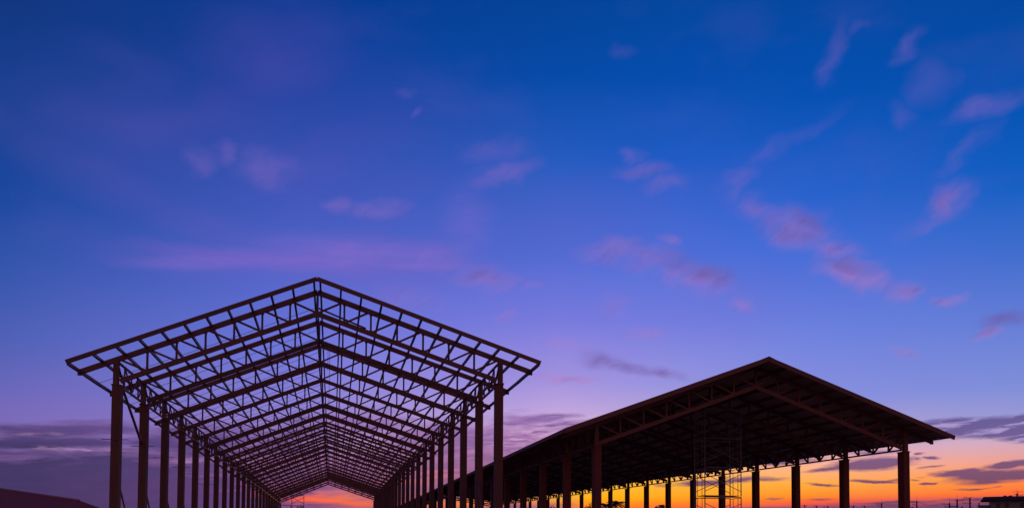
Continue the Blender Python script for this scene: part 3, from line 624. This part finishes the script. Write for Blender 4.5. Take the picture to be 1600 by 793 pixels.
vt = MB().box(-.35, .35, -.3, .3, 0, .32).tube([(0, 0, .32), (0, 0, .45)], .2, 8)
for i, x in enumerate((3.6, 4.8)):
    tag(vt.build('roof_vent', M_dark, None, blw(x, 5.4, h_+1.04)), ['left of two small dark vents on the pale block roof', 'right of two small dark vents on the pale block roof'][i], 'vent', 'vents on the pale block roof')

# ------------------------------------------------------------------ far trees
TREES = [(66.28, 200, 12.07, 'palm', 2.7, 'widest palm crown seen under the roofed hall, right of its front left column'), (65.17, 205, 11.36, 'palm', 1.5, 'small palm just left of the widest palm'), (83.55, 215, 11.55, 'palm', 1.1, 'small palm tuft far under the roofed hall between two right-hand columns'), (82.15, 215, 10.95, 'tree', 1.2, 'small round tree beside the lone palm tuft far right under the roofed hall'), (61.77, 205, 11.39, 'tree', 2.4, 'bushy tree whose crown peeps out beside the front left column of the roofed hall'), (54.38, 215, 10.99, 'tree', 2.2, 'leftmost dark tree glimpsed between the left columns of the roofed hall'), (59.16, 200, 10.3, 'tree', 2.0, 'low tree left of the front left column of the roofed hall'), (-6.92, 200, 9.63, 'tree', 2.6, 'dark tree beyond the far end of the bare frame hall beside the scaffold')]
def palm(x, y, h, r, label):
    T = thing('palm_tree', (x, y, 0), label, 'palm tree', 'palms far behind the halls')
    c = h-r*.55; ph = random.uniform(0, 6)
    MB().tube([(.5*math.cos(ph), .5*math.sin(ph), 0), (.2*math.cos(ph), .2*math.sin(ph), c*.5), (0, 0, c)], .2, 8, .13).build('trunk', M_bark, T)
    mb = MB()
    for i in range(34):
        t = i*2.4+random.uniform(-.2, .2); up = random.uniform(-.2, 1.15); pts = []
        for k in range(8):
            f = k/7; rr = r*f*math.cos(up*.8*(1-f*.2)); z = c+r*(math.sin(up)*f-.62*f*f)
            pts.append(Vector((rr*math.cos(t), rr*math.sin(t), z)))
        mb.tube(pts, .03, 4, .01)
        side = Vector((-math.sin(t), math.cos(t), 0))
        for k in range(1, 8):
            for q in (0, .5):
                p = pts[k].lerp(pts[k-1], q); d = (pts[k]-pts[k-1]).normalized(); ln = r*.30*(1-.6*abs(k/7-.45))
                for sgn in (-1, 1):
                    e = p+side*sgn*ln*.8+d*ln*.5-Vector((0, 0, ln*.45)); i0 = len(mb.v)
                    mb.v += [tuple(p), tuple(p+d*.17), tuple(e)]; mb.f.append((i0, i0+1, i0+2))
    mb.build('crown', M_leaf, T)
def tree(x, y, h, r, label):
    T = thing('broadleaf_tree', (x, y, 0), label, 'tree', 'dark trees far behind the halls')
    t = MB().tube([(0, 0, 0), (.15, .1, h*.35), (0, 0, h*.62)], .24, 8, .12)
    for i in range(6):
        a = i*1.05; t.tube([(0, 0, h*(.42+.03*i)), (r*.4*math.cos(a), r*.4*math.sin(a), h*.62), (r*.75*math.cos(a), r*.75*math.sin(a), h*.76)], .09, 5, .03)
    t.build('trunk', M_bark, T)
    mb = MB(); cl = [(random.gauss(0, r*.55), random.gauss(0, r*.55), h-r*.9-abs(random.gauss(0, r*.8)), random.uniform(.3, .55)*r) for _ in range(16)]+[(0, 0, h-r*.45, r*.42)]
    for cx_, cy_, cz_, cr_ in cl:
        for _ in range(150):
            v = Vector((random.gauss(0, 1), random.gauss(0, 1), random.gauss(0, 1))).normalized()*cr_*random.uniform(.55, 1.05); p = v+Vector((cx_, cy_, cz_))
            if p.z > h: p.z = h-random.random()*.3
            a = Vector((random.gauss(0, 1), random.gauss(0, 1), random.gauss(0, .6))).normalized()*.16; b = a.cross(v).normalized()*.09; i0 = len(mb.v)
            mb.v += [tuple(p-a), tuple(p+b), tuple(p+a), tuple(p-b)]; mb.f.append((i0, i0+1, i0+2, i0+3))
    mb.build('crown', M_leaf, T)
for x, y, h, k, r, lab in TREES: (palm if k == 'palm' else tree)(x, y, h, r, lab)
